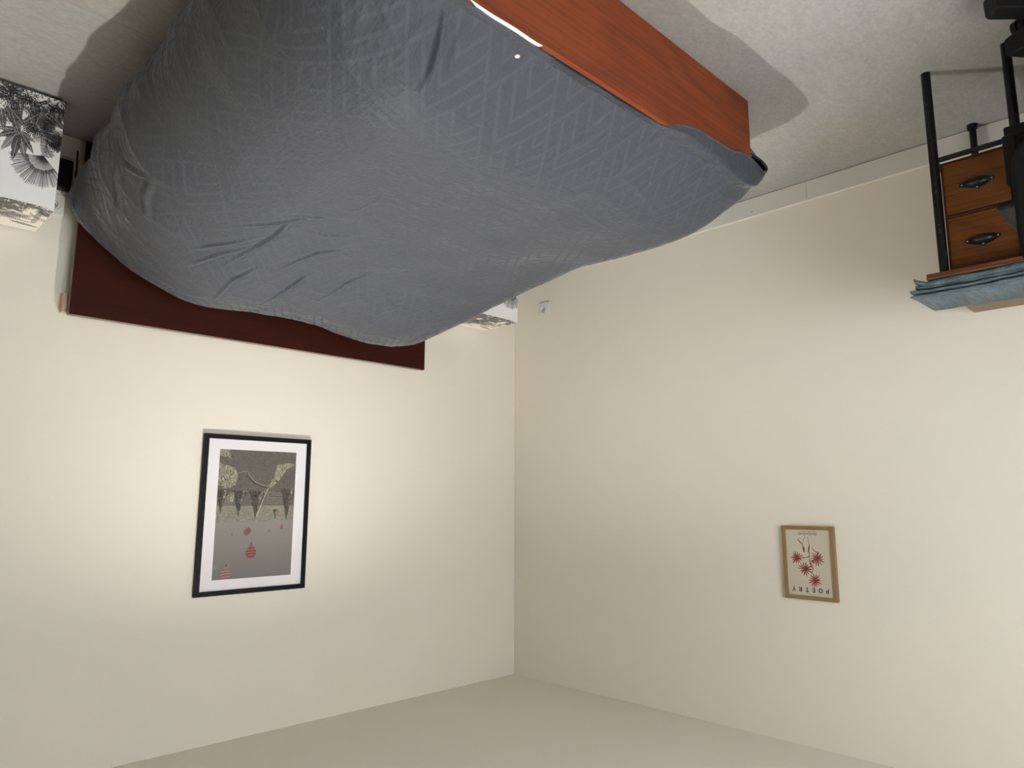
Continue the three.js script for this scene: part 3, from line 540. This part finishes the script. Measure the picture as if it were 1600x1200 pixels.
{
  const a = thing('wall_socket', 'single square white wall socket on the poetry wall near the room corner', 'socket', [0.0005, 0.293, 0.265], Math.PI / 2); socket(a, 0);
  const b = thing('wall_socket', 'double white wall socket beside the dark headboard, half behind a nightstand', 'socket', [2.6, 0.258, 0.0005]); socket(b, 0.0425); socket(b, -0.0425);
  const t = thing('power_adapter', 'black plug-in power adapter hanging in the shade below the headboard', 'adapter', [2.595, 0.2155, 0.0125]);
  part('body', box(-0.045, 0.03, -0.095, 0.03, 0.003, 0.045, 0.008, 3), blackPlastic, t);
  part('cable', tube([[-0.02, 0.027, 0.03], [-0.035, 0.034, 0.04], [-0.049, 0.02, 0.06], [-0.05, -0.04, 0.07], [-0.048, -0.13, 0.07]], 0.0035, 30), blackPlastic, t);
}

// ------------------------------------------------------------------ desk with two drawers
{
  const t = thing('desk', 'narrow industrial desk of black pipe with a wooden top and drawers', 'desk');
  const zA = 2.6, zB = 2.835, xF = 0.556, xR = 0.045, Z2 = 3.72;
  part('top_board', boxUV(box(0.012, 0.6, 0.7365, 0.745, 2.556, 3.78, 0.002), 0.8, 0.8, 0.1, 2), topWood, t, 'brown wooden top');
  part('edge_band', boxUV(box(0.014, 0.602, 0.7255, 0.736, 2.557, 3.78, 0.002), 0.8, 0.8, 0.4, 2), edgeWood, t);
  for (const z of [zA, zB, Z2]) { const g = rod([xF, 0.0, z], [xF, 0.725, z], 0.0145, 0.0145, 24); part('post', g, blackPipe, t, 'black pipe leg with worn paint'); }
  for (const z of [zA + 0.02, Z2]) { const q = part('rear_leg', rod([xR, 0.004, z], [xR, 0.725, z], 0.0125), blackPipe, t); part('foot_cap', new THREE.CylinderGeometry(0.018, 0.019, 0.018, 20).translate(xR, 0.009, z), blackPlastic, q); }
  part('lower_rail', box(xF - 0.006, xF + 0.006, 0.318, 0.332, zA, zB, 0.001), blackMetal, t);
  for (const z of [zA, zB]) part('side_rail', box(xR, xF, 0.318, 0.332, z - 0.006, z + 0.006), blackMetal, t);
  part('cabinet', merge([box(0.06, 0.545, 0.336, 0.724, 2.614, 2.62), box(0.06, 0.545, 0.336, 0.724, 2.813, 2.819), box(0.06, 0.07, 0.336, 0.724, 2.62, 2.813), box(0.06, 0.545, 0.336, 0.342, 2.62, 2.813), box(0.06, 0.545, 0.526, 0.532, 2.62, 2.813)]), edgeWood, t);
  const cup = () => {
    const g = new THREE.SphereGeometry(1, 28, 14, 0, Math.PI * 2, 0, Math.PI / 2); g.rotateX(0); g.rotateZ(-Math.PI / 2); // dome along +x
    const p = g.attributes.position;
    for (let i = 0; i < p.count; i++) { const y = p.getY(i); p.setXYZ(i, p.getX(i) * 0.022 * (y < 0 ? 1.0 : 1), y < 0 ? y * 0.009 : y * 0.017, p.getZ(i) * 0.033); }
    g.computeVertexNormals(); return g;
  };
  for (const [y0, y1] of [[0.346, 0.522], [0.536, 0.720]]) {
    const d = part('drawer', boxUV(box(0.535, 0.553, y0, y1, 2.6215, 2.8115, 0.002), 0.7, 0.9, y0 * 3, 2), drawerWood, t, 'orange-brown wooden drawer front');
    const cy = (y0 + y1) / 2 + 0.0, cz = 2.7165;
    const s = new THREE.Shape(); s.moveTo(-0.05, 0); s.quadraticCurveTo(-0.05, 0.007, -0.042, 0.007); s.quadraticCurveTo(-0.034, 0.013, -0.02, 0.018); s.quadraticCurveTo(-0.008, 0.02, 0, 0.026); s.quadraticCurveTo(0.008, 0.02, 0.02, 0.018); s.quadraticCurveTo(0.034, 0.013, 0.042, 0.007); s.quadraticCurveTo(0.05, 0.007, 0.05, 0); s.quadraticCurveTo(0.05, -0.006, 0.042, -0.006); s.quadraticCurveTo(0.02, -0.014, 0, -0.014); s.quadraticCurveTo(-0.02, -0.014, -0.042, -0.006); s.quadraticCurveTo(-0.05, -0.006, -0.05, 0);
    const plate = new THREE.ExtrudeGeometry(s, { depth: 0.0015, bevelEnabled: true, bevelSize: 0.0006, bevelThickness: 0.0006, bevelSegments: 1 }); plate.rotateY(Math.PI / 2); plate.translate(0.5535, cy, cz);
    const dome = cup(); dome.translate(0.554, cy + 0.001, cz);
    part('cup_handle', merge([plate, dome]), blackMetal, d, 'black iron cup handle');
    for (const [dz, dy] of [[-0.0425, 0.0005], [0.0425, 0.0005], [0, 0.0185]]) { const sc = new THREE.SphereGeometry(0.0026, 10, 6); sc.scale(0.5, 1, 1); sc.translate(0.5557, cy + dy, cz + dz); part('screw', sc, steel, d); }
  }
}

// ------------------------------------------------------------------ folded denim on the desk
{
  const denimMap = dataTexture(512, 512, (u, v) => {
    const tw = 0.5 + 0.5 * Math.sin((u * 160 + v * 160) * 2 * Math.PI), n = fbm(u * 7, v * 7, 401, 4, 7, 7) - 0.5, sl = fbm(u * 14, v * 120, 405, 2, 14, 120) - 0.5, f = hash(Math.floor(u * 512), Math.floor(v * 512), 4) - 0.5;
    const b = 0.03 * tw + 0.24 * n + 0.14 * sl + 0.10 * f; return [0.355 + b, 0.405 + b, 0.43 + b * 0.95];
  }, true); denimMap.repeat.set(6, 6);
  const denimBump = dataTexture(256, 256, (u, v) => { const n = fbm(u * 10, v * 10, 411, 3, 10, 10); return [n, n, n]; }); denimBump.repeat.set(9, 9);
  const denim = std({ map: denimMap, bumpMap: denimBump, bumpScale: 0.003, roughness: 0.95, side: THREE.DoubleSide });
  const t = thing('folded_denim', 'folded light blue denim lying on the desk top', 'denim');
  // one folded layer: a flattened loop in x and y, swept along z, with a ragged near end
  const fold = (z0, z1, xf, xb, y, th, seed, droop = 0, open = 0.5) => {
    const N = 44, M = 46, P = [], U = [], I = [];
    for (let j = 0; j <= M; j++) for (let i = 0; i <= N; i++) {
      const k = i / N, a = k * Math.PI * 2, c = Math.cos(a), s = Math.sin(a);
      const q = Math.sign(c) * Math.pow(Math.abs(c), 0.22), r = Math.sign(s) * Math.pow(Math.abs(s), 0.75);
      const ze = z0 + 0.004 * (noise(k * 7, seed, 9, 7) - 0.5) + 0.003 * Math.sin(a * 2 + seed), z = ze + (z1 - ze) * (j / M);
      const endf = smooth(0, 0.05, j / M);
      const xm = (xf + xb) / 2, xr = (xf - xb) / 2 + 0.008 * (noise(z * 22, seed + 3, 7) - 0.5) + 0.006 * (noise(z * 60, seed + 5, 7) - 0.5);
      const back = (1 - q) / 2;
      let yy = y + th / 2 + r * th / 2 * (0.62 + 0.5 * (1 - back) * open + 0.3 * noise(z * 14, seed + 11, 3)) * (0.75 + 0.25 * endf) + 0.006 * (fbm(z * 9, q * 2 + seed, 13, 2) - 0.5);
      if (droop && z < 2.556) yy -= droop * Math.pow(clamp((2.556 - z) / 0.045), 1.3);
      P.push(xm + q * xr, Math.max(yy, z > 2.552 ? 0.7462 : 0), z); U.push(k * 0.5, z);
      if (i < N && j < M) { const m = j * (N + 1) + i; I.push(m, m + N + 1, m + 1, m + 1, m + N + 1, m + N + 2); }
    }
    const g = new THREE.BufferGeometry(); g.setAttribute('position', new THREE.Float32BufferAttribute(P, 3)); g.setAttribute('uv', new THREE.Float32BufferAttribute(U, 2)); g.setIndex(I); g.computeVertexNormals(); return g;
  };
  part('fold', fold(2.52, 3.02, 0.612, 0.36, 0.747, 0.02, 1, 0.022, 1), denim, t);
  part('fold', fold(2.520, 3.03, 0.606, 0.35, 0.762, 0.016, 2, 0.012, 0.7), denim, t);
  part('fold', fold(2.505, 3.02, 0.612, 0.35, 0.777, 0.010, 3, 0.006, 0.5), denim, t);
  part('fold', fold(2.508, 3.04, 0.605, 0.34, 0.786, 0.012, 4, 0.0, 0.6), denim, t);
}

// ------------------------------------------------------------------ office chair at the desk
{
  const t = thing('office_chair', 'black office chair with armrest standing in front of the desk', 'chair', [0.79, 0, 3.07]);
  const wheel = (x, z, a, parent) => {
    const g = []; for (const s of [-0.011, 0.011]) { const w = new THREE.CylinderGeometry(0.024, 0.024, 0.016, 24); w.rotateX(Math.PI / 2); w.translate(0, 0.024, s); w.rotateY(a); w.translate(x, 0, z); g.push(w); }
    g.push(rod([x, 0.02, z], [x, 0.07, z], 0.007)); part('caster', merge(g), blackPlastic, parent);
  };
  part('hub', rod([0, 0.055, 0], [0, 0.13, 0], 0.04, 0.03, 28), blackPlastic, t);
  for (let i = 0; i < 5; i++) {
    const a = -Math.PI / 2 - Math.PI / 5 + i * 2 * Math.PI / 5, R = 0.245;
    const s = new THREE.Shape(); s.moveTo(0.02, 0.05); s.lineTo(R, 0.05); s.quadraticCurveTo(R + 0.004, 0.051, R + 0.004, 0.056); s.lineTo(R + 0.002, 0.096); s.quadraticCurveTo(R, 0.102, R - 0.01, 0.103); s.lineTo(0.02, 0.125); s.closePath();
    const g = new THREE.ExtrudeGeometry(s, { depth: 0.046, bevelEnabled: true, bevelSize: 0.005, bevelThickness: 0.006, bevelSegments: 3 }); g.translate(0, 0, -0.023); g.rotateY(-a);
    const l = part('base_leg', g, blackPlastic, t); wheel(Math.cos(a) * (R - 0.03), Math.sin(a) * (R - 0.03), i * 1.1 + 0.4, l);
  }
  part('gas_column', rod([0, 0.12, 0], [0, 0.41, 0], 0.025, 0.022, 24), blackMetal, t);
  part('seat', box(-0.2, 0.26, 0.43, 0.51, -0.14, 0.27, 0.035, 4), blackFabric, t);
  for (const [z, k] of [[-0.187, -1], [0.317, 1]]) {
    const arm = part('armrest', box(-0.07, 0.21, 0.683, 0.703, z - 0.042, z + 0.042, 0.009, 3), padPlastic, t, 'flat dark grey armrest pad');
    part('armrest_post', merge([box(0.125, 0.205, 0.5, 0.64, z - 0.014, z + 0.018, 0.006, 2), box(0.14, 0.19, 0.62, 0.69, z - 0.009, z + 0.012, 0.004, 2)]), blackPlastic, arm);
    part('armrest_bracket', box(0.13, 0.19, 0.47, 0.505, k < 0 ? z - 0.01 : 0.25, k < 0 ? -0.12 : z + 0.012, 0.005, 2), blackPlastic, arm);
  }
  part('back_support', box(0.23, 0.265, 0.42, 0.7, 0.0, 0.12, 0.01), blackPlastic, t);
  part('backrest', (() => { const s = new THREE.Shape(), w = 0.215, y0 = 0.56, y1 = 0.93, r = 0.1; s.moveTo(-w + r, y0); s.lineTo(w - r, y0); s.quadraticCurveTo(w, y0, w, y0 + r); s.lineTo(w, y1 - r); s.quadraticCurveTo(w, y1, w - r, y1); s.lineTo(-w + r, y1); s.quadraticCurveTo(-w, y1, -w, y1 - r); s.lineTo(-w, y0 + r); s.quadraticCurveTo(-w, y0, -w + r, y0); const g = new THREE.ExtrudeGeometry(s, { depth: 0.03, bevelEnabled: true, bevelSize: 0.012, bevelThickness: 0.014, bevelSegments: 4, curveSegments: 16 }); g.rotateY(Math.PI / 2); g.translate(0.275, 0, 0.055); return g; })(), blackFabric, t);
}

renderer.render(scene, camera);
